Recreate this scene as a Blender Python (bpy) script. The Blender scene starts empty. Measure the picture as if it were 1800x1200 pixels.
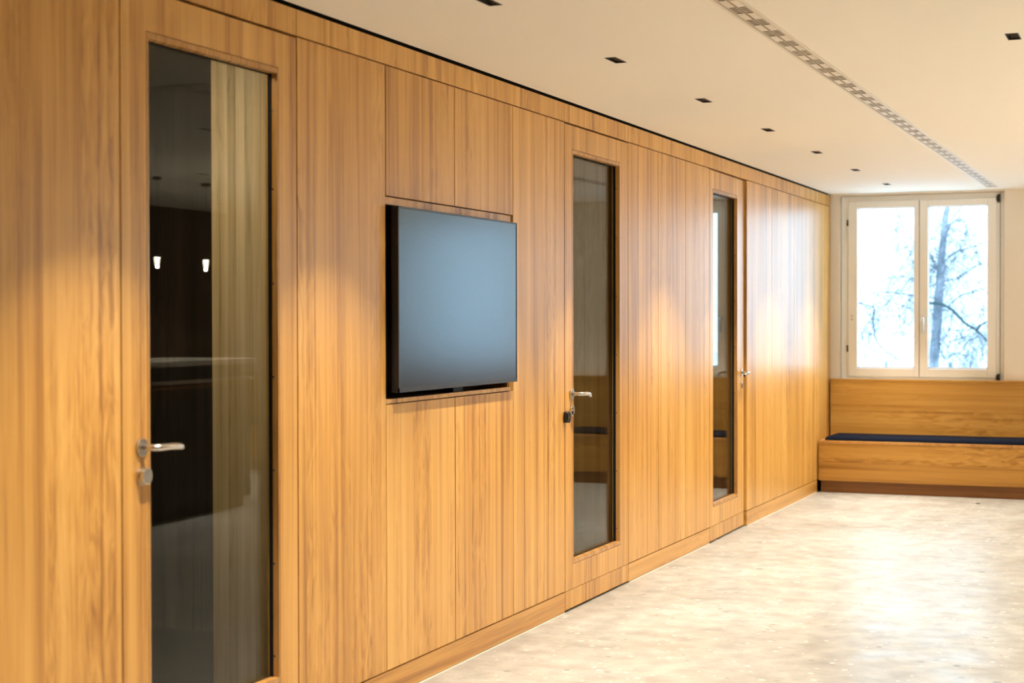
import bpy, math, random
from mathutils import Vector, Matrix
S = bpy.context.scene
COL = S.collection
# ---------------------------------------------------------------- camera
cd = bpy.data.cameras.new('camera'); cam = bpy.data.objects.new('camera', cd); COL.objects.link(cam)
R_ = Vector((0.92410401, 0.38213586, -0.00199058)); U_ = Vector((-0.00336127, 0.01333702, 0.99990541)); F_ = Vector((-0.38212626, 0.92400991, -0.01360926))
m = Matrix.Identity(4)
for i in range(3):
    m[i][0] = R_[i]; m[i][1] = U_[i]; m[i][2] = -F_[i]
m[0][3], m[1][3], m[2][3] = 2.7414, 0.0, 1.42
cam.matrix_world = m
cd.sensor_width = 36; cd.lens = 36 * 2836.17 / 1800
cd.clip_start = .05; cd.clip_end = 500
cd.dof.use_dof = True; cd.dof.focus_distance = 7.7; cd.dof.aperture_fstop = 3.2
S.camera = cam
# ---------------------------------------------------------------- sky and exposure
w = bpy.data.worlds.new('overcast_sky'); S.world = w; w.use_nodes = True
bg = w.node_tree.nodes['Background']; bg.inputs[0].default_value = (.54, .80, 1.0, 1); bg.inputs[1].default_value = 4.7
S.view_settings.view_transform = 'Standard'; S.view_settings.look = 'None'
S.view_settings.exposure = 0.46; S.view_settings.gamma = 1; S.view_settings.use_curve_mapping = False
LAMP = 13.2          # power of one recessed downlight
LAMPCOL = (1.0, .885, .755)
CEIL = 2.475; YB = 13.72; XR = 5.92; YF = -3.0; XO = -3.6
TOPW = 2.462; JOI = 2.372; SK = .1016

# ---------------------------------------------------------------- materials
def mat(name):
    m = bpy.data.materials.new(name); m.use_nodes = True
    nt = m.node_tree; return m, nt, nt.nodes['Principled BSDF']
def plain(name, col, rough=.5, metal=0.0, spec=.5, noise=0.0, nscale=20, bump=0.0, coat=0.0):
    m, nt, b = mat(name)
    b.inputs['Base Color'].default_value = (*col, 1); b.inputs['Roughness'].default_value = rough
    b.inputs['Metallic'].default_value = metal; b.inputs['Specular IOR Level'].default_value = spec
    b.inputs['Coat Weight'].default_value = coat
    if noise or bump:
        tc = nt.nodes.new('ShaderNodeTexCoord'); n = nt.nodes.new('ShaderNodeTexNoise'); n.inputs['Scale'].default_value = nscale
        n.inputs['Detail'].default_value = 4
        nt.links.new(tc.outputs['Object'], n.inputs['Vector'])
        if noise:
            mx = nt.nodes.new('ShaderNodeMix'); mx.data_type = 'RGBA'
            mx.inputs[6].default_value = (*[c * (1 - noise) for c in col], 1); mx.inputs[7].default_value = (*[min(1, c * (1 + noise)) for c in col], 1)
            nt.links.new(n.outputs[0], mx.inputs[0]); nt.links.new(mx.outputs[2], b.inputs['Base Color'])
        if bump:
            bp = nt.nodes.new('ShaderNodeBump'); bp.inputs['Strength'].default_value = bump; bp.inputs['Distance'].default_value = .002
            nt.links.new(n.outputs[0], bp.inputs['Height']); nt.links.new(bp.outputs[0], b.inputs['Normal'])
    return m
def emit(name, col, s):
    m, nt, b = mat(name)
    b.inputs['Base Color'].default_value = (*col, 1); b.inputs['Emission Color'].default_value = (*col, 1); b.inputs['Emission Strength'].default_value = s
    return m
def wood(name, u, v, base=(.65, .335, .074), dark=(.37, .155, .026), light=(.82, .48, .135), rough=.34, figure=1.0, leaf=.16, spec=.46):
    """oak veneer; u = coordinate across the grain, v = along it (0,1,2 = x,y,z of the object)"""
    m, nt, b = mat(name); N = nt.nodes; L = nt.links
    def math_(op, a, c=None, d=None):
        n = N.new('ShaderNodeMath'); n.operation = op
        for i, k in enumerate((a, c, d)):
            if k is None: continue
            if isinstance(k, (int, float)): n.inputs[i].default_value = k
            else: L.new(k, n.inputs[i])
        return n.outputs[0]
    tc = N.new('ShaderNodeTexCoord'); sp = N.new('ShaderNodeSeparateXYZ'); L.new(tc.outputs['Object'], sp.inputs[0])
    oi = N.new('ShaderNodeObjectInfo'); rnd = oi.outputs['Random']
    k3 = 3 - u - v
    U = math_('ADD', sp.outputs[u], math_('MULTIPLY', sp.outputs[k3], .8)); V = sp.outputs[v]
    U = math_('ADD', U, math_('MULTIPLY', rnd, 37.0)); V = math_('ADD', V, math_('MULTIPLY', rnd, 91.0))
    def noise(su, sv, sc=1, det=3, dist=0, ro=.5, z=None):
        c = N.new('ShaderNodeCombineXYZ'); L.new(math_('MULTIPLY', U, su), c.inputs[0]); L.new(math_('MULTIPLY', V, sv), c.inputs[1])
        if z is not None: L.new(z, c.inputs[2])
        n = N.new('ShaderNodeTexNoise'); n.inputs['Scale'].default_value = sc; n.inputs['Detail'].default_value = det
        n.inputs['Distortion'].default_value = dist; n.inputs['Roughness'].default_value = ro
        L.new(c.outputs[0], n.inputs['Vector']); return n.outputs[0]
    leafn = math_('FLOOR', math_('DIVIDE', U, leaf))
    wn = N.new('ShaderNodeTexWhiteNoise'); wn.noise_dimensions = '1D'; L.new(leafn, wn.inputs['W'])
    lz = math_('MULTIPLY', wn.outputs[0], 23.0)
    broad = noise(11, .30, det=2, z=lz)                 # wide tone bands
    mid = noise(30, .55, det=4, dist=.35, z=lz)          # growth rings
    fine = noise(260, 3.2, det=3, ro=.6)               # pores
    fig = noise(26, 5.0, det=3, dist=1.6, z=lz)        # ripple figure
    mask = math_('MULTIPLY', math_('SUBTRACT', noise(3.2, .5, det=1, z=lz), .47), 4.5)
    mask.node.use_clamp = True
    figc = math_('MULTIPLY', math_('MULTIPLY', math_('SUBTRACT', fig, .5), mask), 1.15 * figure)
    t = math_('ADD', math_('MULTIPLY', math_('SUBTRACT', broad, .5), .9), math_('MULTIPLY', math_('SUBTRACT', mid, .5), .95))
    t = math_('ADD', t, math_('MULTIPLY', math_('SUBTRACT', fine, .5), .55))
    t = math_('ADD', t, figc)
    strk = math_('MULTIPLY', math_('SUBTRACT', noise(58, .38, det=2, dist=.2, z=lz), .61), 2.3); strk.node.use_clamp = True   # sparse dark heart streaks
    t = math_('SUBTRACT', t, strk)
    t = math_('ADD', t, math_('MULTIPLY', math_('SUBTRACT', wn.outputs[0], .5), .16))
    t = math_('ADD', t, math_('MULTIPLY', math_('SUBTRACT', rnd, .5), .12))
    t = math_('ADD', t, .52); t.node.use_clamp = True
    cr = N.new('ShaderNodeValToRGB'); e = cr.color_ramp.elements
    e[0].position = .12; e[0].color = (*dark, 1); e[1].position = .88; e[1].color = (*light, 1)
    x = cr.color_ramp.elements.new(.45); x.color = (*base, 1)
    L.new(t, cr.inputs[0]); L.new(cr.outputs[0], b.inputs['Base Color'])
    b.inputs['Roughness'].default_value = rough; b.inputs['Specular IOR Level'].default_value = spec
    rr = math_('ADD', math_('MULTIPLY', math_('SUBTRACT', fine, .5), .16), rough); L.new(rr, b.inputs['Roughness'])
    bp = N.new('ShaderNodeBump'); bp.inputs['Strength'].default_value = .07; bp.inputs['Distance'].default_value = .001
    L.new(fine, bp.inputs['Height']); L.new(bp.outputs[0], b.inputs['Normal'])
    return m
def glass(name, tint=(.93, .96, .94)):
    m = bpy.data.materials.new(name); m.use_nodes = True; nt = m.node_tree; N = nt.nodes; L = nt.links
    for n in list(N): N.remove(n)
    out = N.new('ShaderNodeOutputMaterial'); mix = N.new('ShaderNodeMixShader'); tr = N.new('ShaderNodeBsdfTransparent'); gl = N.new('ShaderNodeBsdfGlossy')
    gl.inputs['Roughness'].default_value = 0.0; tr.inputs[0].default_value = (*tint, 1)
    geo = N.new('ShaderNodeNewGeometry'); dt = N.new('ShaderNodeVectorMath'); dt.operation = 'DOT_PRODUCT'
    L.new(geo.outputs['Incoming'], dt.inputs[0]); L.new(geo.outputs['Normal'], dt.inputs[1])
    def M(op, a, c=None):
        n = N.new('ShaderNodeMath'); n.operation = op
        for i, k in enumerate((a, c)):
            if k is None: continue
            if isinstance(k, (int, float)): n.inputs[i].default_value = k
            else: L.new(k, n.inputs[i])
        return n.outputs[0]
    c = M('ABSOLUTE', dt.outputs['Value']); q = M('POWER', M('SUBTRACT', 1.0, c), 4.8)
    L.new(M('ADD', M('MULTIPLY', q, .99), .01), mix.inputs[0])
    L.new(tr.outputs[0], mix.inputs[1]); L.new(gl.outputs[0], mix.inputs[2]); L.new(mix.outputs[0], out.inputs[0])
    return m
def terrazzo():
    m, nt, b = mat('cream_terrazzo'); N = nt.nodes; L = nt.links
    tc = N.new('ShaderNodeTexCoord')
    def noise(sc, det=3):
        n = N.new('ShaderNodeTexNoise'); n.inputs['Scale'].default_value = sc; n.inputs['Detail'].default_value = det; L.new(tc.outputs['Object'], n.inputs['Vector']); return n
    def ramp(src, a, ca, c, cc):
        r = N.new('ShaderNodeValToRGB'); r.color_ramp.elements[0].position = a; r.color_ramp.elements[0].color = (*ca, 1)
        r.color_ramp.elements[1].position = c; r.color_ramp.elements[1].color = (*cc, 1); L.new(src, r.inputs[0]); return r.outputs[0]
    base = ramp(noise(1.1, 4).outputs[0], .3, (.315, .30, .262), .7, (.415, .41, .378))
    mott = ramp(noise(9, 8).outputs[0], .32, (.76, .75, .74), .68, (1.10, 1.10, 1.08))
    mx = N.new('ShaderNodeMix'); mx.data_type = 'RGBA'; mx.blend_type = 'MULTIPLY'; mx.inputs[0].default_value = 1; L.new(base, mx.inputs[6]); L.new(mott, mx.inputs[7])
    def chips(sc, lo, hi, thr, col, prev):
        v = N.new('ShaderNodeTexVoronoi'); v.inputs['Scale'].default_value = sc; L.new(tc.outputs['Object'], v.inputs['Vector'])
        d = N.new('ShaderNodeMath'); d.operation = 'LESS_THAN'; L.new(v.outputs['Distance'], d.inputs[0]); 
        s = N.new('ShaderNodeSeparateColor'); L.new(v.outputs['Color'], s.inputs[0])
        r = N.new('ShaderNodeMapRange'); L.new(s.outputs[1], r.inputs[0]); r.inputs[3].default_value = lo; r.inputs[4].default_value = hi; L.new(r.outputs[0], d.inputs[1])
        g = N.new('ShaderNodeMath'); g.operation = 'GREATER_THAN'; L.new(s.outputs[0], g.inputs[0]); g.inputs[1].default_value = thr
        a = N.new('ShaderNodeMath'); a.operation = 'MULTIPLY'; L.new(d.outputs[0], a.inputs[0]); L.new(g.outputs[0], a.inputs[1])
        f = N.new('ShaderNodeMath'); f.operation = 'MULTIPLY'; L.new(a.outputs[0], f.inputs[0]); f.inputs[1].default_value = .75
        q = N.new('ShaderNodeMix'); q.data_type = 'RGBA'; L.new(f.outputs[0], q.inputs[0]); L.new(prev, q.inputs[6]); q.inputs[7].default_value = (*col, 1)
        return q.outputs[2]
    c = chips(75, .2, .5, .6, (.30, .275, .23), mx.outputs[2])
    c = chips(26, .12, .40, .8, (.60, .57, .50), c)
    c = chips(21, .1, .34, .93, (.19, .18, .155), c)
    c = chips(11, .1, .26, .955, (.14, .135, .12), c)
    L.new(c, b.inputs['Base Color']); b.inputs['Roughness'].default_value = .34; b.inputs['Specular IOR Level'].default_value = .22
    rr = ramp(noise(5, 3).outputs[0], .3, (.28,) * 3, .7, (.42,) * 3); L.new(rr, b.inputs['Roughness'])
    return m
OAK_V = wood('oak_veneer_vertical', 1, 2)
OAK_DOOR = wood('oak_veneer_door', 1, 2, leaf=.12, figure=.4)
OAK_S = wood('oak_skirting', 2, 1, leaf=.3, figure=1.4)
OAK_L = wood('oak_lipping', 1, 2, base=(.50, .25, .065), dark=(.34, .15, .035), light=(.62, .33, .10), rough=.28)
OAK_H = wood('oak_veneer_horizontal', 2, 0, base=(.47, .235, .042), dark=(.28, .120, .018), light=(.60, .33, .075), leaf=.35, figure=1.7, rough=.38)
OAK_K = wood('oak_kickboard_dark', 2, 0, base=(.22, .09, .022), dark=(.14, .05, .012), light=(.28, .12, .03), leaf=.3, rough=.45)
OAK_Q = wood('brown_ribbed_veneer', 0, 2, base=(.36, .26, .14), dark=(.16, .11, .05), light=(.50, .38, .22), leaf=.05, rough=.5)
OAK_P = wood('pale_ribbed_veneer', 0, 2, base=(.66, .46, .22), dark=(.22, .14, .055), light=(.90, .68, .38), leaf=.035, rough=.5)
DARKWOOD = wood('dark_wood_panelling', 1, 2, base=(.075, .05, .03), dark=(.04, .026, .015), light=(.12, .08, .05), rough=.4)
PAINT = plain('white_ceiling_paint', (.93, .885, .79), .75, spec=.2, bump=.04, nscale=300)
WALLP = plain('white_wall_plaster', (.85, .79, .70), .8, spec=.2, bump=.15, nscale=160)
BACKING = plain('dark_backing_board', (.05, .028, .012), .8, spec=.1)
VOID = plain('black_shadow_gap', (.012, .010, .008), .9, spec=.1)
SLOT_SHADE = plain('brown_slot_shade', (.16, .11, .06), .9, spec=.1)
FLOOR = terrazzo()
GLASS = glass('clear_glass'); WGLASS = glass('window_glass', (.98, .99, 1.0))
STEEL = plain('brushed_steel', (.62, .58, .52), .26, 1.0)
WFRAME = plain('white_lacquered_window_frame', (.92, .90, .86), .35)
WEDGE = plain('white_glazing_gasket', (.86, .88, .92), .4)
BLACKP = plain('black_plastic', (.012, .012, .014), .35)
BLACKM = plain('black_metal_housing', (.02, .018, .016), .45)
REFL = plain('dark_chrome_reflector', (.30, .27, .23), .2, .9)
GASK = plain('black_rubber_gasket', (.008, .008, .008), .8, spec=.2)
SCREEN = plain('matte_display_glass', (.008, .014, .026), .20, spec=.72)
SCREEN.node_tree.nodes['Principled BSDF'].inputs['Specular Tint'].default_value = (.66, .90, 1.0, 1)
NAVY = plain('navy_cushion_fabric', (.004, .007, .018), .8, spec=.08, noise=.3, nscale=300, bump=.4)
DIFF = plain('white_aluminium_rail', (.80, .74, .63), .45)
STONE = plain('pale_stone_counter', (.70, .66, .58), .35, noise=.1)
ANTH = plain('anthracite_counter_front', (.03, .03, .032), .5)
BARK = plain('birch_bark', (.25, .27, .30), .9, spec=.1, noise=1.2, nscale=5)
BARKD = plain('mossy_branch_bark', (.03, .055, .055), .9, spec=.1, noise=.4, nscale=12)
TWIG = plain('birch_twig', (.085, .105, .13), .9, spec=.1)
SNOW = plain('snow_ground', (.8, .82, .86), .9)
HEDGE = plain('distant_bare_hedge', (.22, .26, .31), .95, noise=.5, nscale=1.5)

# ---------------------------------------------------------------- helpers
class MB:
    def __init__(s): s.v = []; s.f = []; s.smooth = []
    def box(s, x0, x1, y0, y1, z0, z1):
        n = len(s.v)
        s.v += [(x0, y0, z0), (x1, y0, z0), (x1, y1, z0), (x0, y1, z0), (x0, y0, z1), (x1, y0, z1), (x1, y1, z1), (x0, y1, z1)]
        F = [(0, 3, 2, 1), (4, 5, 6, 7), (0, 1, 5, 4), (1, 2, 6, 5), (2, 3, 7, 6), (3, 0, 4, 7)]
        s.f += [tuple(n + i for i in q) for q in F]; s.smooth += [False] * 6; return s
    def tube(s, pts, rad, k=12, sy=1.0, cap=True, smooth=True):
        pts = [Vector(p) for p in pts]; n0 = len(s.v); R = rad if isinstance(rad, (list, tuple)) else [rad] * len(pts)
        up = None
        for i, p in enumerate(pts):
            d = (pts[min(i + 1, len(pts) - 1)] - pts[max(i - 1, 0)]).normalized()
            if up is None: up = Vector((0, 0, 1)) if abs(d.z) < .9 else Vector((1, 0, 0))
            a = d.cross(up)
            a = a.normalized() if a.length > 1e-6 else Vector((0, 1, 0)); b = a.cross(d).normalized(); up = b
            for j in range(k):
                t = 2 * math.pi * j / k; s.v.append(tuple(p + a * math.cos(t) * R[i] + b * math.sin(t) * R[i] * sy))
        for i in range(len(pts) - 1):
            for j in range(k):
                a0 = n0 + i * k + j; a1 = n0 + i * k + (j + 1) % k
                s.f.append((a0, a1, a1 + k, a0 + k)); s.smooth.append(smooth)
        if cap:
            s.f.append(tuple(n0 + j for j in range(k))[::-1]); s.smooth.append(False)
            s.f.append(tuple(n0 + (len(pts) - 1) * k + j for j in range(k))); s.smooth.append(False)
        return s
    def build(s, name, material, parent=None, loc=(0, 0, 0), bevel=0):
        me = bpy.data.meshes.new(name); me.from_pydata(s.v, [], s.f); me.materials.append(material)
        for p, q in zip(me.polygons, s.smooth): p.use_smooth = q
        me.validate(); o = bpy.data.objects.new(name, me); COL.objects.link(o); o.location = loc
        if parent is not None: o.parent = parent
        if bevel:
            b = o.modifiers.new('bevel', 'BEVEL'); b.width = bevel; b.segments = 2; b.limit_method = 'ANGLE'
        return o
def tag(o, label=None, cat=None, group=None, kind=None):
    if label: o['label'] = label
    if cat: o['category'] = cat
    if group: o['group'] = group
    if kind: o['kind'] = kind
    return o
def empty(name, loc=(0, 0, 0), rz=0):
    o = bpy.data.objects.new(name, None); COL.objects.link(o); o.location = loc; o.rotation_euler.z = rz; o.empty_display_size = .1; return o
def copy_tree(o, parent=None):
    c = o.copy(); COL.objects.link(c)
    if parent is not None: c.parent = parent
    for ch in [q for q in bpy.data.objects if q.parent == o]: copy_tree(ch, c)
    return c
def sheet(xs, ys, holes, z0, z1):
    """slab in xy with rectangular holes"""
    mb = MB()
    X = sorted(set([xs[0], xs[1]] + [h[0] for h in holes] + [h[1] for h in holes])); Y = sorted(set([ys[0], ys[1]] + [h[2] for h in holes] + [h[3] for h in holes]))
    vi = {}
    def V(x, y, z):
        k = (x, y, z)
        if k not in vi: vi[k] = len(mb.v); mb.v.append(k)
        return vi[k]
    def solid(i, j):
        if i < 0 or j < 0 or i >= len(X) - 1 or j >= len(Y) - 1: return False
        cx = (X[i] + X[i + 1]) / 2; cy = (Y[j] + Y[j + 1]) / 2
        return not any(h[0] < cx < h[1] and h[2] < cy < h[3] for h in holes)
    for i in range(len(X) - 1):
        for j in range(len(Y) - 1):
            if not solid(i, j): continue
            a, b, c, d = X[i], X[i + 1], Y[j], Y[j + 1]
            q = [(V(a, c, z0), V(a, d, z0), V(b, d, z0), V(b, c, z0)), (V(a, c, z1), V(b, c, z1), V(b, d, z1), V(a, d, z1))]
            if not solid(i - 1, j): q.append((V(a, c, z0), V(a, c, z1), V(a, d, z1), V(a, d, z0)))
            if not solid(i + 1, j): q.append((V(b, c, z0), V(b, d, z0), V(b, d, z1), V(b, c, z1)))
            if not solid(i, j - 1): q.append((V(a, c, z0), V(b, c, z0), V(b, c, z1), V(a, c, z1)))
            if not solid(i, j + 1): q.append((V(a, d, z0), V(a, d, z1), V(b, d, z1), V(b, d, z0)))
            mb.f += q; mb.smooth += [False] * len(q)
    return mb
def swap(mb, perm):
    mb.v = [tuple(v[i] for i in perm) for v in mb.v]; 
    # odd permutation flips faces
    if perm in ((0, 2, 1), (2, 1, 0), (1, 0, 2)): mb.f = [f[::-1] for f in mb.f]
    return mb

# ---------------------------------------------------------------- floor
fl = MB().box(XO, XR + .1, YF - .1, YB + .3, -.12, 0).build('floor', FLOOR)
tag(fl, 'cream terrazzo floor with fine grey and white flecks', 'floor', kind='structure')
# ---------------------------------------------------------------- downlight positions
DL = []                                             # (row, index, x, y)
ROWX = [(.617, 4.93), (2.163, 6.31), (3.713, 5.99), (5.26, 5.99)]
for r, (rx, ry) in enumerate(ROWX):
    ys = [ry + 1.3165 * k for k in range(-8, 9)]
    ys = [y for y in ys if -2.3 < y < 13.3]
    DL += [(r, i, rx, y) for i, y in enumerate(ys)]
HX, HY = .0245, .0725
SL = (1.303, 1.403, 2.86, 13.42)                    # slot diffuser
holes = [(x - HX, x + HX, y - HY, y + HY) for _, _, x, y in DL] + [SL]
ce = sheet((.005, XR + .1), (YF - .1, YB + .02), holes, CEIL, CEIL + .02).build('ceiling', PAINT)
tag(ce, 'smooth white plaster ceiling glowing warm above the corridor', 'ceiling', kind='structure')
MB().box(XO, XR + .1, YF - .1, YB + .3, CEIL + .16, CEIL + .3).build('ceiling_slab', VOID, ce)
MB().box(XO, -.11, YF, YB + .02, CEIL + .02, CEIL + .04).build('office_ceiling', PAINT, ce)
MB().box(XO - .05, XO, YF - .1, YB + .3, 0, CEIL + .16).build('office_back_panel', DARKWOOD, ce)

# ---------------------------------------------------------------- walls
# back wall with two window openings
WZ0, WZ1 = .900, 2.462
WX = [(.075, 1.420), (2.80, 4.145)]
wb = swap(sheet((XO, XR + .1), (0, CEIL + .16), [(a, b, WZ0, WZ1) for a, b in WX], YB, YB + .28), (0, 2, 1)).build('wall_back', WALLP)
tag(wb, 'off-white plaster end wall around the double window', 'wall', kind='structure')
wr = MB().box(XR, XR + .1, YF, YB, 0, CEIL + .15).build('wall_right', DARKWOOD)
tag(wr, 'dark wood wall behind the bar, seen mirrored in the door glass', 'wall', kind='structure')
for i in range(14):
    y = -2.4 + i * 1.15
    MB().box(XR - .014, XR - .001, y + .004, y + 1.146, .06, 2.40).build('wood_panel', DARKWOOD, wr)
wf = MB().box(XO, XR + .1, YF - .1, YF, 0, CEIL + .15).build('wall_front', WALLP)
tag(wf, 'plain off-white wall behind the viewer', 'wall', kind='structure')

# left wall: backing carcass with openings, panels are its parts
DOORS = [(3.761, 4.741), (7.294, 8.266), (9.895, 10.815)]
NI = (5.396, 6.642, 1.104, 1.882)
bk = swap(sheet((YF, YB), (0, CEIL + .15), [(a + .02, b - .02, -.01, 2.34) for a, b in DOORS] + [NI], .026, .10), (2, 0, 1))
bk.v = [(-x, y, z) for x, y, z in bk.v]; bk.f = [f[::-1] for f in bk.f]
wl = bk.build('wall_left', BACKING)
tag(wl, 'long wall clad in honey oak veneer panels', 'wall', kind='structure')
G = .0036
def panel(y0, y1, z0, z1, name='wood_panel', material=None, parent=None, x0=-.024, x1=0.0):
    return MB().box(x0, x1, y0 + G, y1 - G, z0 + G * .8, z1 - G * .8).build(name, material or OAK_V, parent or wl)
PY = [-2.99, -2.3, -1.65, -1.0, -.35, .3, .95, 1.6, 2.25, 2.9, 3.761]
for a, b in zip(PY, PY[1:]): panel(a, b, SK, JOI)
panel(4.741, 5.396, SK, JOI)
for a, b in ((5.396, 6.017), (6.017, 6.642)):
    panel(a, b, NI[3], JOI); panel(a, b, SK, NI[2])
panel(6.642, 7.294, SK, JOI)
for a, b in ((8.266, 8.807), (8.807, 9.357), (9.357, 9.895)): panel(a, b, SK, JOI)
for a, b in ((10.842, 11.585), (11.585, 12.318), (12.318, 13.029), (13.029, 13.715)): panel(a, b, SK, JOI)
# frieze boards over the panels and the doors
tr = empty('trim_1', (0, 0, JOI)); tag(tr, 'oak frieze boards running along the top of the panelled wall', 'trim', kind='structure')
FZ = [-2.99, -.35, 3.761, 4.741, 7.294, 8.266, 9.895, 10.842, 12.318, 13.715]
for a, b in zip(FZ, FZ[1:]):
    o = MB().box(-.024, 0, a + G * .6, b - G * .6, .0025, TOPW - JOI).build('frieze_board', OAK_V, tr)
MB().box(-.11, -.024, YF, YB, .03, TOPW + .16 - JOI).build('shadow_gap_strip', VOID, tr)
# skirting
bl = empty('baseboard_left', (0, 0, 0)); tag(bl, 'flush oak skirting board with horizontal grain along the panelled wall', 'baseboard', kind='structure')
for a, b in ((-2.99, .3), (.3, 3.761), (4.741, 7.294), (8.266, 9.895), (10.842, 13.175)):
    panel(a, b, .002, SK, 'skirting_board', OAK_S, bl)
    MB().box(0.0, .007, a + .01, b - .01, 0.0003, .0022).build('joint_sealant', DIFF, bl)
# office rooms behind the doors: party walls, veneered cheeks
ow = empty('wall_office', (0, 0, 0)); tag(ow, 'dim office partition walls seen through the door glass', 'wall', kind='structure')
for y in (3.2, 6.24, 9.2, 12.3):
    MB().box(XO, -.11, y, y + .1, 0, CEIL + .02).build('partition_wall', DARKWOOD, ow)
for y, d, mt in ((4.90, .44, OAK_P), (8.40, .75, OAK_Q), (10.98, .60, OAK_Q)):
    MB().box(-d, -.112, y, y + .04, .004, CEIL).build('veneered_cheek', mt, ow)
MB().box(XO, -.112, YF, YB, .0005, .004).build('office_shade_sheet', plain('dark_shade_sheet', (.035, .028, .02), .95, spec=.1, noise=.3, nscale=90), ow)  # added dark sheet: the office floor's shade is put into its colour
ol = MB().box(-.62, -.22, 3.92, 4.32, CEIL - .010, CEIL + .019).build('added_office_light', emit('added_glow_panel', (1, .84, .62), 3)); ol['label'] = 'added square light panel brightening the veneer behind the nearest door'; ol['category'] = 'added light'  # added light, itself out of sight, to brighten the nearest veneered cheek
L0 = bpy.data.lights.new('added_office_fill', 'AREA'); L0.size = .38; L0.energy = 5; L0.color = (1, .86, .66)
lo0 = bpy.data.objects.new('light_source', L0); COL.objects.link(lo0); lo0.parent = ol; lo0.location = (-.42, 4.12, CEIL - .014)

# ---------------------------------------------------------------- doors
def lever(parent, y, z, side, droop=.008):
    h = empty('lever_handle', (0, y, z)); h.parent = parent; h['label'] = 'curved brushed steel lever'
    MB().tube([(0.0005, 0, 0), (.008, 0, 0)], .0265, 28, smooth=False).build('rosette', STEEL, h, bevel=.0012)
    p = [(.008, 0, 0), (.030, 0, 0), (.045, side * .003, .0), (.055, side * .013, 0), (.059, side * .030, 0), (.060, side * .060, .000), (.059, side * .090, -droop * .4), (.056, side * .113, -droop), (.053, side * .128, -droop * 1.8)]
    MB().tube(p, [.0095, .0095, .0098, .010, .0103, .0105, .0105, .0102, .0085], 16).build('lever', STEEL, h)
    return h
def keyset(parent, y, z, turn):
    k = empty('lock_cylinder', (0, y, z)); k.parent = parent; k['label'] = 'round brushed steel lock rosette'
    if turn:
        MB().tube([(0.0005, 0, 0), (.010, 0, 0)], .026, 28, smooth=False).build('rosette', STEEL, k, bevel=.001)
        MB().tube([(.010, 0, 0), (.024, 0, 0)], .0235, 28, smooth=False).build('turn_knob', STEEL, k, bevel=.002)
    else:
        MB().tube([(0.0005, 0, 0), (.009, 0, 0)], .026, 28, smooth=False).build('rosette', STEEL, k, bevel=.0012)
        MB().tube([(.009, 0, .006), (.014, 0, .006)], .0088, 18, smooth=False).build('key_cylinder', STEEL, k)
        MB().box(.009, .0135, -.0045, .0045, -.018, .004).build('cylinder_neck', STEEL, k)
def door(n, y0, y1, glass_y, latch, rz, label, turn):
    d = empty('door_%d' % n, (0, y0 + .003, 0), rz); tag(d, label, 'door', kind='structure')
    W = y1 - y0 - .006; g0, g1 = glass_y[0] - y0 - .003, glass_y[1] - y0 - .003
    zb, zt, top = .222, 2.250, JOI - .007
    T = .045
    # leaf: two stiles and head rail / bottom rail around the glass
    lf = MB().box(-T, 0, .0015, g0, SK + .001, top).box(-T, 0, g1, W - .0015, SK + .001, top).box(-T, 0, g0, g1, zt, top).box(-T, 0, g0, g1, SK + .001, zb)
    lf.build('door_leaf', OAK_DOOR, d)
    MB().box(-T, 0, .0015, W - .0015, .011, SK - .0015).build('kick_panel', OAK_DOOR, d)
    MB().box(-T, -.005, .004, W - .004, SK - .0015, SK + .001).build('leaf_joint', BACKING, d)
    # lipping around the opening, slightly inside a fine groove
    b = .012; b2 = .020; c = .0022
    fr = MB().box(-.043, .0005, g0 + c, g0 + b, zb + c, zt - c).box(-.043, .0005, g1 - b, g1 - c, zb + c, zt - c).box(-.043, .0005, g0 + b, g1 - b, zt - b2, zt - c).box(-.043, .0005, g0 + b, g1 - b, zb + c, zb + b2)
    fr.build('glazing_bead', OAK_L, d)
    # black gasket and glass
    e = g0 + b; f = g1 - b; h0 = zb + b2; h1 = zt - b2
    MB().box(-.0345, -.0305, e, e + .003, h0, h1).box(-.0345, -.0215, f - .003, f, h0, h1).box(-.0345, -.0285, e, f, h1 - .004, h1).box(-.0345, -.0305, e, f, h0, h0 + .003).build('glazing_gasket', GASK, d)
    MB().box(-.040, -.0345, e - .002, f + .002, h0 - .002, h1 + .002).build('glass_pane', GLASS, d)
    me = None
    for z in (.310, .616, .924, 1.232, 1.54, 1.85, 2.11):
        for yy in (f,):
            if me is None:
                s = MB().tube([(-.017, yy + .0005, 0), (-.017, yy - .0012, 0)], .0032, 10, smooth=False).build('screw', STEEL, d, (0, 0, z)); me = s.data
            else:
                s = bpy.data.objects.new('screw', me); COL.objects.link(s); s.parent = d; s.location = (0, 0, z)
    ly = .088 if latch == 0 else W - .07
    sd = 1 if latch == 0 else -1
    lever(d, ly, 1.057, sd, .010 if n != 1 else .004); keyset(d, ly, .975, turn)
    # rebate frame behind the leaf
    return d
d1 = door(1, *DOORS[0], (3.885, 4.625), 0, 0, 'nearest oak door with tall glass and a round turn knob', True)
d2 = door(2, *DOORS[1], (7.402, 8.133), 0, 0, 'oak glass door between the wall screen and the slim panels', False)
d3 = door(3, *DOORS[2], (9.970, 10.640), 1, math.radians(.9), 'farthest oak glass door, standing slightly ajar', False)
# door frames (rebates) stay in the wall
for y0, y1 in DOORS:
    MB().box(-.10, -.058, y0, y0 + .05, 0, 2.37).box(-.10, -.058, y1 - .035, y1 + .02, 0, 2.37).box(-.10, -.058, y0, y1, 2.30, 2.37).build('door_frame', BACKING, wl)
MB().box(-.09, -.05, 10.81, 10.842, 0, 2.37).build('door_jamb', VOID, wl)
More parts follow.
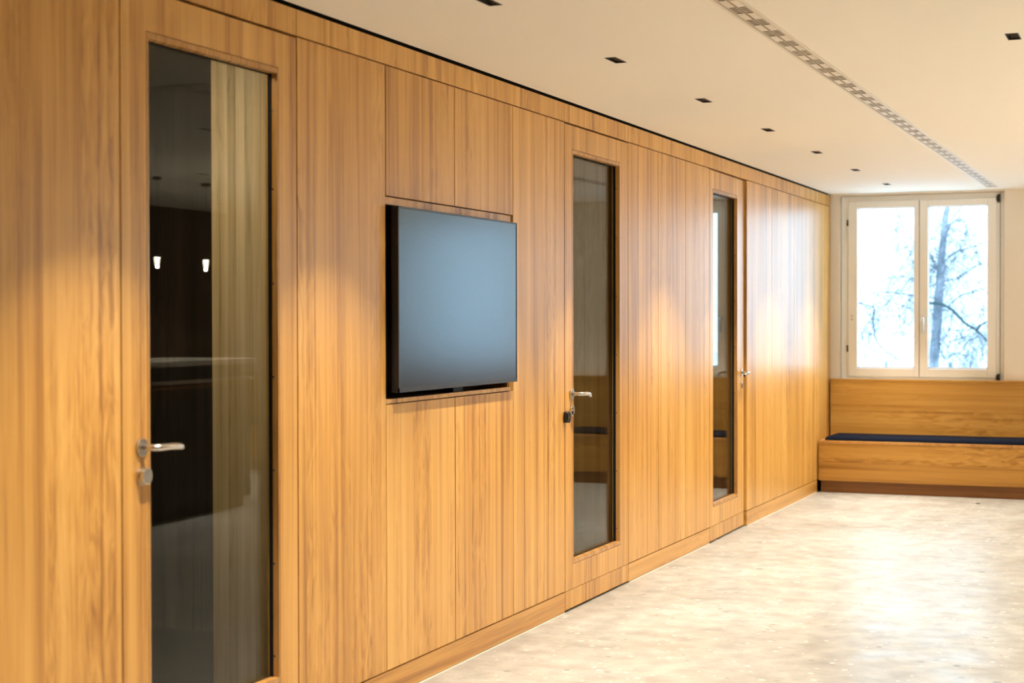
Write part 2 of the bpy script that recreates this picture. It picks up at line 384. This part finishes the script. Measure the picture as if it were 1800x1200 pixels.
# bolt-on black capsule sensor: one half on the wall panel, one on the door
MB().tube([(.000, 0, 0), (.012, 0, 0), (.024, 0, 0), (.030, 0, 0)], [.0105, .0110, .0105, .006], 20).build('sensor_cap', BLACKP, d2, (0, .010, .948))
s2 = empty('wall_sensor', (0, 7.2825, .948)); tag(s2, 'small black capsule on the panel edge left of the middle door', 'sensor')
MB().tube([(0.001, 0, 0), (.012, 0, 0), (.024, 0, 0), (.030, 0, 0)], [.0095, .0100, .0095, .005], 20).build('sensor_body', BLACKP, s2)
MB().tube([(0.030, 0, 0), (.0312, 0, 0)], .0035, 16).build('sensor_ring', STEEL, s2)
for ob in (s2,): ob.scale = (.85, 1, 2.7)
for ob in bpy.data.objects:
    if ob.name == 'sensor_cap': ob.scale = (.85, 1, 2.6)

# ---------------------------------------------------------------- niche + television
nc = empty('trim_2', (0, NI[0], NI[2])); tag(nc, 'oak-lined recess in the panelled wall around the screen', 'niche', kind='structure')
ND = .16; w_ = NI[1] - NI[0]; h_ = NI[3] - NI[2]
MB().box(-.030, -.003, 0.003, w_ - .022, .001, .017).build('niche_rail', OAK_V, nc)
MB().box(-.030, -.003, 0.003, w_ - .022, h_ - .029, h_ - .002).build('niche_rail', OAK_V, nc)
MB().box(-ND, -.025, .001, .010, .012, h_ - .012).build('niche_cheek', OAK_L, nc)
MB().box(-ND, -.025, w_ - .010, w_ - .001, .012, h_ - .012).build('niche_cheek', OAK_L, nc)
MB().box(-ND - .012, -ND, -.016, w_ + .016, -.016, h_ + .016).build('niche_back', BACKING, nc)
tv = empty('wall_screen', (0, 5.430, 1.146)); tag(tv, 'large flat wall screen with thin black bezel in the oak recess', 'television')
TW, TH, TX = 1.172, .700, .035
MB().box(TX - .030, TX - .002, 0, TW, 0, TH).build('housing', BLACKP, tv, bevel=.002)
MB().box(TX - .004, TX + .001, 0, .007, 0, TH).box(TX - .004, TX + .001, TW - .007, TW, 0, TH).box(TX - .004, TX + .001, 0, TW, TH - .007, TH).box(TX - .004, TX + .001, 0, TW, 0, .017).build('bezel', BLACKP, tv)
MB().box(TX - .004, TX - .0005, .007, TW - .007, .017, TH - .007).build('display', SCREEN, tv)
MB().box(TX - .075, TX - .030, .10, TW - .10, .10, TH - .12).build('rear_cover', BLACKP, tv, bevel=.008)
MB().box(-ND + .001, TX - .075, .38, .42, .18, .55).box(-ND + .001, TX - .075, .75, .79, .18, .55).box(-ND + .001, -ND + .012, .3, .87, .2, .24).box(-ND + .001, -ND + .012, .3, .87, .48, .52).build('wall_bracket', BLACKM, tv)

# ---------------------------------------------------------------- windows
def window(n, ox, label):
    w = empty('window_%d' % n, (ox, 13.79, 0)); tag(w, label, 'window', kind='structure')
    MB().box(.079, .146, 0, .075, WZ0 + .002, 2.459).box(1.345, 1.417, 0, .075, WZ0 + .002, 2.459).box(.146, 1.345, 0, .075, 2.405, 2.459).box(.146, 1.345, 0, .075, WZ0 + .002, .938).build('window_frame', WFRAME, w, bevel=.002)
    MB().box(1.379, 1.383, -.0015, .0, WZ0 + .01, 2.455).build('cover_groove', GASK, w)
    for (a, b, g0, g1) in ((.141, .7285, .216, .690), (.7335, 1.350, .802, 1.284)):
        z0, z1, q0, q1 = .934, 2.412, 1.000, 2.356
        s = MB().box(a, g0, -.022, .05, z0, z1).box(g1, b, -.022, .05, z0, z1).box(g0, g1, -.022, .05, q1, z1).box(g0, g1, -.022, .05, z0, q0).build('sash', WFRAME, w, bevel=.003)
        MB().box(g0, g0 + .007, .008, .02, q0, q1).box(g1 - .007, g1, .008, .02, q0, q1).box(g0, g1, .008, .02, q1 - .007, q1).box(g0, g1, .008, .02, q0, q0 + .014).build('glazing_gasket', WEDGE, s)
        MB().box(g0 - .002, g1 + .002, .020, .026, q0 - .002, q1 + .002).build('glass_pane', WGLASS, s)
        if a > .5:
            MB().box(a + .018, a + .046, -.030, -.022, 1.33, 1.46).build('handle_plate', WFRAME, s, bevel=.003)
            MB().tube([(a + .032, -.028, 1.425), (a + .032, -.058, 1.428), (a + .032, -.066, 1.418), (a + .032, -.062, 1.36), (a + .032, -.058, 1.305)], [.011, .011, .012, .0095, .008], 12).build('window_handle', STEEL, s)
        else:
            for z in (1.415, 1.445):
                MB().tube([(a + .030, -.0225, z), (a + .030, -.024, z)], .005, 10, smooth=False).build('screw_cap', BACKING, s)
            for z in (1.17, 2.235):
                MB().tube([(a - .006, -.014, z - .026), (a - .006, -.014, z + .026)], .0085, 10).build('hinge', BACKING, s)
            MB().box(b - .001, b + .006, -.010, .0, z0, z1).build('meeting_seal', BACKING, s)
    for z0, z1 in ((2.375, 2.44), (.905, .965)):
        MB().tube([(1.368, -.018, z0), (1.368, -.018, z1)], .011, 12).box(1.350, 1.366, -.024, -.012, z0 + .012, z1 - .012).build('hinge', BLACKM, w)
    return w
window(1, 0, 'white double-casement window at the end of the corridor')
window(2, 2.725, 'second white casement window on the end wall, beyond the frame')
# the wood sill board over the bench is part of the bench

# ---------------------------------------------------------------- bench
be = empty('bench', (0, 13.18, 0)); tag(be, 'built-in oak bench with high back under the window', 'bench')
MB().box(.010, XR - .002, 0, .025, .097, .404).build('front_panel', OAK_H, be, bevel=.001)
MB().box(.010, XR - .002, .0, .47, .405, .424).build('seat_board', OAK_L, be, bevel=.001)
MB().box(.014, XR - .002, .470, .492, .425, .895).build('backrest', OAK_H, be)
MB().box(.014, XR - .002, .468, .5395, .896, .914).build('top_ledge', OAK_H, be, bevel=.001)
k = MB().box(.026, XR - .002, .022, .045, .001, .096).build('kickboard', OAK_K, be); k['label'] = 'dark recessed kickboard'
def cushion(x0, x1, label):
    y0, y1, z0, z1 = 13.214, 13.645, .4245, .460
    mb = MB(); nx, ny = 40, 12
    def prof(t, L):          # height factor near the ends
        d = min(t, L - t); r = .045
        return 1 if d > r else math.sqrt(max(0, 1 - (1 - d / r) ** 2))
    def lin(n, L):
        pts = [0, .003, .010, .022, .04]; mid = [.04 + (L - .08) * i / (n - 9) for i in range(1, n - 9)]
        return pts + mid + [L - p for p in pts[::-1]]
    X = lin(nx, x1 - x0); Y = lin(ny + 6, y1 - y0)
    for top in (1, 0):
        for x in X:
            for y in Y:
                z = z0 + (.006 + (z1 - z0 - .006) * min(prof(x, x1 - x0), prof(y, y1 - y0)) + .002 * math.sin(x * 9) * math.sin(y * 7) if top else 0)
                mb.v.append((x0 + x, y0 + y, z))
    A = len(X); B = len(Y)
    I = lambda t, i, j: t * A * B + i * B + j
    for i in range(A - 1):
        for j in range(B - 1):
            mb.f.append((I(0, i, j), I(0, i + 1, j), I(0, i + 1, j + 1), I(0, i, j + 1))); mb.f.append((I(1, i, j), I(1, i, j + 1), I(1, i + 1, j + 1), I(1, i + 1, j)))
    for i in range(A - 1):
        mb.f.append((I(1, i, 0), I(1, i + 1, 0), I(0, i + 1, 0), I(0, i, 0))); mb.f.append((I(1, i, B - 1), I(0, i, B - 1), I(0, i + 1, B - 1), I(1, i + 1, B - 1)))
    for j in range(B - 1):
        mb.f.append((I(1, 0, j), I(0, 0, j), I(0, 0, j + 1), I(1, 0, j + 1))); mb.f.append((I(1, A - 1, j), I(1, A - 1, j + 1), I(0, A - 1, j + 1), I(0, A - 1, j)))
    mb.smooth = [True] * len(mb.f)
    o = mb.build('bench_cushion', NAVY); tag(o, label, 'cushion', 'navy seat cushions on the oak bench'); return o
cushion(.055, 2.19, 'long flat navy seat cushion on the bench below the window')
cushion(2.21, 4.30, 'middle navy seat cushion of the bench, seen mirrored in the door glass')
cushion(4.32, 5.88, 'navy seat cushion at the far right end of the bench')

# ---------------------------------------------------------------- ceiling downlights
LENS = emit('downlight_lens', (1.0, .85, .65), 1.2)
def downlight():
    d = empty('ceiling_downlight', (0, 0, 0))
    MB().box(-HX + .0005, -HX + .004, -HY + .0005, HY - .0005, -.0015, .045).box(HX - .004, HX - .0005, -HY + .0005, HY - .0005, -.0015, .045) \
        .box(-HX + .004, HX - .004, -HY + .0005, -HY + .004, -.0015, .045).box(-HX + .004, HX - .004, HY - .004, HY - .0005, -.0015, .045).box(-HX, HX, -HY, HY, .045, .049).build('housing', BLACKM, d)
    p = .0345; c0 = None
    for i in range(4):
        y = (i - 1.5) * p; r = .0150; a = .008; mb = MB(); n = 0
        for z, q in ((.006, r), (.030, a)):
            mb.v += [(-q, -q, z), (q, -q, z), (q, q, z), (-q, q, z)]
        mb.f = [(0, 4, 5, 1), (1, 5, 6, 2), (2, 6, 7, 3), (3, 7, 4, 0)]; mb.smooth = [False] * 4
        c = mb.build('reflector_cell', REFL, d, (0, y, 0))
        if c0 is None: c0 = c.data
        else: c.data = c0
        MB().tube([(0, 0, .030), (0, 0, .034)], .009, 12, smooth=False).build('lens', LENS, c)
    MB().box(-HX + .004, HX - .004, -HY + .004, HY - .004, .036, .040).build('cell_plate', BLACKM, d)
    L = bpy.data.lights.new('downlight', 'AREA'); L.shape = 'RECTANGLE'; L.size = .036; L.size_y = .132; L.energy = LAMP; L.color = LAMPCOL; L.spread = math.radians(72)
    lo = bpy.data.objects.new('light_source', L); COL.objects.link(lo); lo.parent = d; lo.location = (0, 0, .002)
    return d
proto = downlight()
DL.sort(key=lambda t: (t[0], not 4 < t[3] < 5.5))
ORD = ['first', 'second', 'third', 'fourth', 'fifth', 'sixth', 'seventh', 'eighth', 'ninth', 'tenth', 'eleventh', 'twelfth']
VIS = {}
seq = sorted([t for t in DL if t[0] == 0 and t[3] > 4.5], key=lambda t: t[3])
VL = ['black recessed downlight cut by the top edge of the photo, nearest in the row', 'largest full black recessed downlight in the row along the panelled wall', 'third black recessed downlight from the near end of the wall row', 'fourth black recessed downlight from the near end of the wall row', 'third black recessed downlight from the window end of the wall row', 'second black recessed downlight from the window end of the wall row', 'tiny black recessed downlight closest to the window']
for t, l in zip(seq, VL): VIS[t] = l
ROWN = ['wall row', 'row right of the air slot', 'row above the bar', 'row by the dark wall']
DIM = [ch.data for ch in bpy.data.objects if ch.parent == proto and ch.type == 'LIGHT'][0].copy(); DIM.name = 'downlight_dimmed'; DIM.energy = LAMP * .55; BAR = DIM.copy(); BAR.name = 'downlight_bar'; BAR.energy = LAMP * 1.6
first = True
for t in DL:
    r, i, x, y = t
    o = proto if first else copy_tree(proto); first = False
    o.location = (x, y, CEIL)
    if r > 0:
        for ch in bpy.data.objects:
            if ch.parent == o and ch.type == 'LIGHT': ch.data = DIM if r == 1 else BAR
    if y < (1.5 if r == 0 else 4.5):                   # this end of the room is switched off
        for ch in [q for q in bpy.data.objects if q.parent == o and q.type == 'LIGHT' and o is not proto]: bpy.data.objects.remove(ch)
    lab = VIS.get(t)
    if lab is None and r == 1 and abs(y - 6.31) < .1: lab = 'black recessed downlight alone at the upper right of the ceiling'
    if lab is None: lab = 'black recessed downlight, %s from the viewer end of the %s' % (ORD[i], ROWN[r])
    tag(o, lab, 'downlight', 'black recessed ceiling downlights')

# ---------------------------------------------------------------- linear air diffuser
ad = empty('air_diffuser', (1.353, 0, CEIL)); tag(ad, 'long white linear air diffuser with two rows of dark slots in the ceiling', 'air vent')
y0, y1 = SL[2] + .001, SL[3] - .001
MB().box(-.0495, -.0375, y0, y1, -.002, .004).box(.0375, .0495, y0, y1, -.002, .004).box(-.0375, .0375, y0, y0 + .006, -.002, .004).box(-.0375, .0375, y1 - .006, y1, -.002, .004).build('flange', DIFF, ad)
MB().box(-.0375, -.034, y0, y1, .004, .040).box(.034, .0375, y0, y1, .004, .040).build('trough', DIFF, ad)
MB().box(-.0018, .0018, y0 + .006, y1 - .006, .002, .040).build('centre_rib', DIFF, ad)
nz = MB().box(-.0125, .0125, .0, .122, .0, .0012)                                  # blank half
for q in range(3): nz.box(-.0125, .0125, .122 + q * .0310 + .0215, .122 + (q + 1) * .0310, .0, .0012)
nz.box(-.0145, -.0125, 0, .2405, .0, .012); nz.box(.0125, .0145, 0, .2405, .0, .012)
me = None; n = int((y1 - y0 - .012) / .2405)
for sx in (-.0180, .0180):
    for i in range(n):
        if me is None: o = nz.build('air_nozzle', DIFF, ad); me = o.data
        else:
            o = bpy.data.objects.new('air_nozzle', me); COL.objects.link(o); o.parent = ad
        o.location = (sx, y1 - .008 - (i + 1) * .2405, 0)
MB().box(-.0335, .0335, y0 + .006, y1 - .006, .0018, .036).build('slot_shade_fill', SLOT_SHADE, ad)  # flush brown fill: shade of the deep slots put into its colour

# ---------------------------------------------------------------- floor details
MB().box(1.2575, 1.2605, 8.2, 13.17, .0002, .0006).build('floor_joint', plain('floor_joint_filler', (.50, .45, .37), .6), fl)
st = empty('floor_cap', (1.318, 12.79, 0)); tag(st, 'tiny black round cap on the floor in front of the bench', 'floor cap')
MB().tube([(0, 0, .0003), (0, 0, .004), (0, 0, .0055)], [.017, .016, .010], 18).build('cap', BLACKP, st)

# ---------------------------------------------------------------- bar counter and pendants (seen mirrored in the glass), plus added unseen pendants
bc = empty('bar_counter', (3.72, 8.2, 0)); tag(bc, 'dark bar counter with pale stone top, mirrored in the nearest glass door', 'counter')
MB().box(0.06, .74, 0, 2.48, .08, .93).build('counter_body', ANTH, bc)
MB().box(.10, .70, 0.04, 2.44, .0, .08).build('plinth', BLACKM, bc)
MB().box(0, .80, -.02, 2.50, 1.09, 1.13).build('countertop', STONE, bc, bevel=.003)
MB().box(.10, .70, .05, 2.43, .99, 1.09).build('counter_neck', BLACKM, bc)
MB().box(.02, .78, -.01, 2.49, .965, .99).build('rail_shelf', STONE, bc)
MB().box(.03, .77, -.01, 2.49, .93, .945).box(.08, .72, 0, 2.48, .945, .965).build('lower_shelf', OAK_H, bc)
GLOBE = glass('globe_glass', (.95, .97, .98)); CORE = emit('pendant_core', (1.0, .88, .68), 30)
def pendant():
    p = empty('pendant_lamp', (0, 0, 0)); z = 1.85
    MB().tube([(0, 0, z + .045), (0, 0, CEIL - .006)], .0018, 8).build('cord', BLACKP, p)
    MB().tube([(0, 0, CEIL - .020), (0, 0, CEIL - .0005)], .035, 20, smooth=False).build('canopy', BLACKP, p)
    pts = []; rr = []
    for i in range(13):
        a = -math.pi / 2 + math.pi * i / 12; pts.append((0, 0, z + .048 * math.sin(a))); rr.append(max(.0015, .048 * math.cos(a)))
    MB().tube(pts, rr, 24).build('glass_globe', GLOBE, p)
    MB().tube([(0, 0, z - .030), (0, 0, z + .035)], [.014, .022], 16).build('light_core', CORE, p)
    MB().tube([(0, 0, z + .035), (0, 0, z + .050)], [.018, .012], 16).build('socket', STEEL, p)
    L = bpy.data.lights.new('pendant', 'POINT'); L.energy = 14; L.color = (1, .85, .62); L.shadow_soft_size = .009
    lo = bpy.data.objects.new('light_source', L); COL.objects.link(lo); lo.parent = p; lo.location = (0, 0, z - .041)
    return p
pp = pendant(); pp.location = (4.14, 9.986, 0); tag(pp, 'left glowing glass pendant mirrored in the nearest door, before the dark room', 'pendant lamp', 'glass globe pendants over the bar')
p2 = copy_tree(pp); p2.location = (4.14, 10.63, 0); tag(p2, 'right glowing glass pendant mirrored in the nearest door, beside pale veneer', 'pendant lamp', 'glass globe pendants over the bar')

for y, w_n in ((9.34, 'third'), (8.70, 'fourth')):  # added pendants out of view, to lift the ceiling brightness
    q = copy_tree(pp); q.location = (4.14, y, 0); tag(q, 'added glass globe pendant lifting the ceiling light, %s from the window end, unseen' % w_n, 'pendant lamp', 'glass globe pendants over the bar')

# ---------------------------------------------------------------- outside
gd = MB().box(-120, 120, YB + 1.5, 260, -4.3, -4.0).build('ground', SNOW); tag(gd, 'snow-white ground outside far below the window', 'ground', kind='structure')
rng = random.Random(4)
hd = MB()
for i in range(260):
    x = -45 + i * .35 + rng.uniform(-.3, .3); h = rng.uniform(2.2, 3.9); y = 62 + rng.uniform(-2, 2)
    hd.tube([(x, y, -4), (x + rng.uniform(-.3, .3), y, -4 + h * .5), (x + rng.uniform(-.5, .5), y, -4 + h)], [.35, .45, .05], 6)
o = hd.build('distant_hedge', HEDGE); tag(o, 'faint blue-grey line of distant bushes at the bottom of the window', 'bushes', kind='stuff')
CX, CH, FP = 2.7414, 1.42, 2836.17
def out(px, py, y):
    """world point on the plane y for a measured sight line of the photograph"""
    d = F_ + R_ * ((px - 900) / FP) - U_ * ((py - 600) / FP); t = y / d.y
    return Vector((CX + t * d.x, y, CH + t * d.z))
def zp(a, b, y): return out(1500 + a / 3.872, 350 + b / 3.872, y)
TY = 23.5; SC = TY / FP / .924 / 3.872              # metres per zoomed pixel
tree = empty('birch_tree', tuple(zp(545, 1120, TY)[:2]) + (-4.0,)); tag(tree, 'bare winter birch tree with drooping twigs outside the window', 'tree')
base = Vector(tree.location)
def pts(P, dy0=0, dy1=0): return [zp(a, b, TY + dy0 + (dy1 - dy0) * i / (len(P) - 1)) - base for i, (a, b) in enumerate(P)]
def smooth_path(P, n=4):
    o = []
    for i in range(len(P) - 1):
        p0 = P[max(i - 1, 0)]; p1 = P[i]; p2 = P[i + 1]; p3 = P[min(i + 2, len(P) - 1)]
        for k in range(n):
            t = k / n; o.append(.5 * ((2 * p1) + (p2 - p0) * t + (2 * p0 - 5 * p1 + 4 * p2 - p3) * t * t + (3 * p1 - p0 - 3 * p2 + p3) * t ** 3))
    return o + [P[-1]]
T0 = pts([(645, -250), (640, -100), (640, 50), (625, 130), (615, 250), (600, 400), (592, 520), (583, 650), (572, 800), (560, 950), (545, 1120)])
T0 = smooth_path(T0, 3); T0.append(Vector((0, 0, .02)))
rr = [(12 + 21 * i / (len(T0) - 2)) * SC for i in range(len(T0) - 1)] + [.34]
MB().tube(T0, rr, 14).build('trunk', BARK, tree)
BR = [([(490, 700), (520, 705), (600, 715), (660, 745), (720, 800), (770, 850), (840, 895), (915, 965), (1000, 1040)], 9, -1.2, -1.6, BARKD),
      ([(840, 890), (870, 855), (915, 830), (990, 790)], 6, -1.5, -1.8, BARKD),
      ([(610, 440), (640, 400), (690, 365), (760, 340), (850, 310), (915, 290), (1000, 250)], 3.2, 0, -.8, BARKD),
      ([(590, 570), (620, 555), (700, 540), (760, 505), (830, 460), (880, 440), (960, 420)], 4, 0, .6, BARKD),
      ([(650, 720), (700, 680), (740, 650), (830, 625), (915, 595), (1000, 580)], 3.4, -.6, -1, BARKD),
      ([(580, 850), (600, 820), (650, 795), (720, 800), (800, 785), (915, 790)], 2, 0, -.5, BARKD),
      ([(620, 240), (650, 190), (690, 150), (740, 135), (770, 170), (780, 250), (800, 330)], 3.6, 0, -.5, BARK),
      ([(585, 470), (560, 450), (540, 400), (515, 365), (470, 330)], 4.5, 0, .5, BARK),
      ([(640, 180), (690, 110), (730, 55), (780, -30)], 4, 0, .4, BARK),
      ([(600, 180), (560, 120), (530, 60), (500, -20)], 3.2, 0, .6, BARK),
      ([(590, 690), (520, 670), (415, 655), (340, 645), (250, 635), (160, 630), (100, 655), (45, 710), (10, 760)], 3.6, 0, -1.2, BARKD),
      ([(590, 760), (500, 750), (415, 745), (330, 725), (270, 705), (210, 670), (150, 640), (90, 600)], 2.8, .2, 1, BARK),
      ([(20, 690), (70, 715), (140, 740), (135, 830), (145, 925), (190, 1010), (260, 1060), (345, 1130), (430, 1190)], 3.8, -1.5, -1, BARKD),
      ([(0, 860), (45, 875), (100, 905), (140, 925)], 1.8, -1.4, -1.4, BARKD),
      ([(305, -60), (300, 50), (298, 160), (315, 205)], 2.6, -.5, -.5, BARK),
      ([(250, 190), (300, 160), (360, 220), (415, 290), (480, 330), (590, 420)], 1.8, -.4, 0, BARK),
      ([(560, 920), (620, 1080), (680, 1050), (760, 1060), (820, 1080), (850, 1140)], 3.2, 0, -.8, BARKD),
      ([(800, 960), (860, 920), (900, 870), (940, 830)], 2.2, -1, -1.2, BARK),
      ([(580, 560), (500, 560), (420, 550), (330, 530), (230, 540), (120, 590)], 2.0, .4, 1.4, BARK),
      ([(590, 980), (680, 960), (760, 930), (830, 900)], 2.0, 0, -.6, BARK),
      ([(600, 380), (540, 320), (480, 300), (400, 300), (330, 340)], 2.0, .2, 1.0, BARK)]
allb = []
for P, r, a, b, mt in BR:
    q = smooth_path(pts(P, a, b), 4); allb.append(q); n = len(q)
    MB().tube(q, [SC * r * (1.1 - .55 * i / n) * (1 + .12 * math.sin(i * 2.3)) for i in range(n)], 7).build('branch', mt, tree)
tw = MB()
def twig(p, d, L, r, depth):
    path = [p]; n = 5
    for i in range(n):
        d = (d + Vector((rng.gauss(0, .20), rng.gauss(0, .20), rng.gauss(0, .20) - .14))).normalized(); path.append(path[-1] + d * L / n)
    tw.tube(path, [r * (1 - .6 * i / n) for i in range(n + 1)], 3, cap=False)
    if depth > 0:
        for k in range(3): twig(path[rng.randint(1, n)], (d + Vector((rng.gauss(0, .8), rng.gauss(0, .6), rng.gauss(0, .5)))).normalized(), L * .62, r * .7, depth - 1)
for q in allb:
    for j in range(len(q) - 1):
        for _ in range(2 if rng.random() < .7 else 3):
            up = rng.choice((-1, -1, 1))
            twig(q[j], Vector((rng.gauss(0, 1), rng.gauss(0, .7), up * rng.uniform(.3, 1.2))).normalized(), rng.uniform(.3, .85), SC * 1.0, 2)
for j in range(0, len(T0) - 5):
    for _ in range(3): twig(T0[j], Vector((rng.gauss(0, 1), rng.gauss(0, .7), rng.uniform(.2, 1))).normalized(), rng.uniform(.5, 1.2), SC * 1.3, 2)
o = tw.build('twigs', TWIG, tree); o['kind'] = 'stuff'
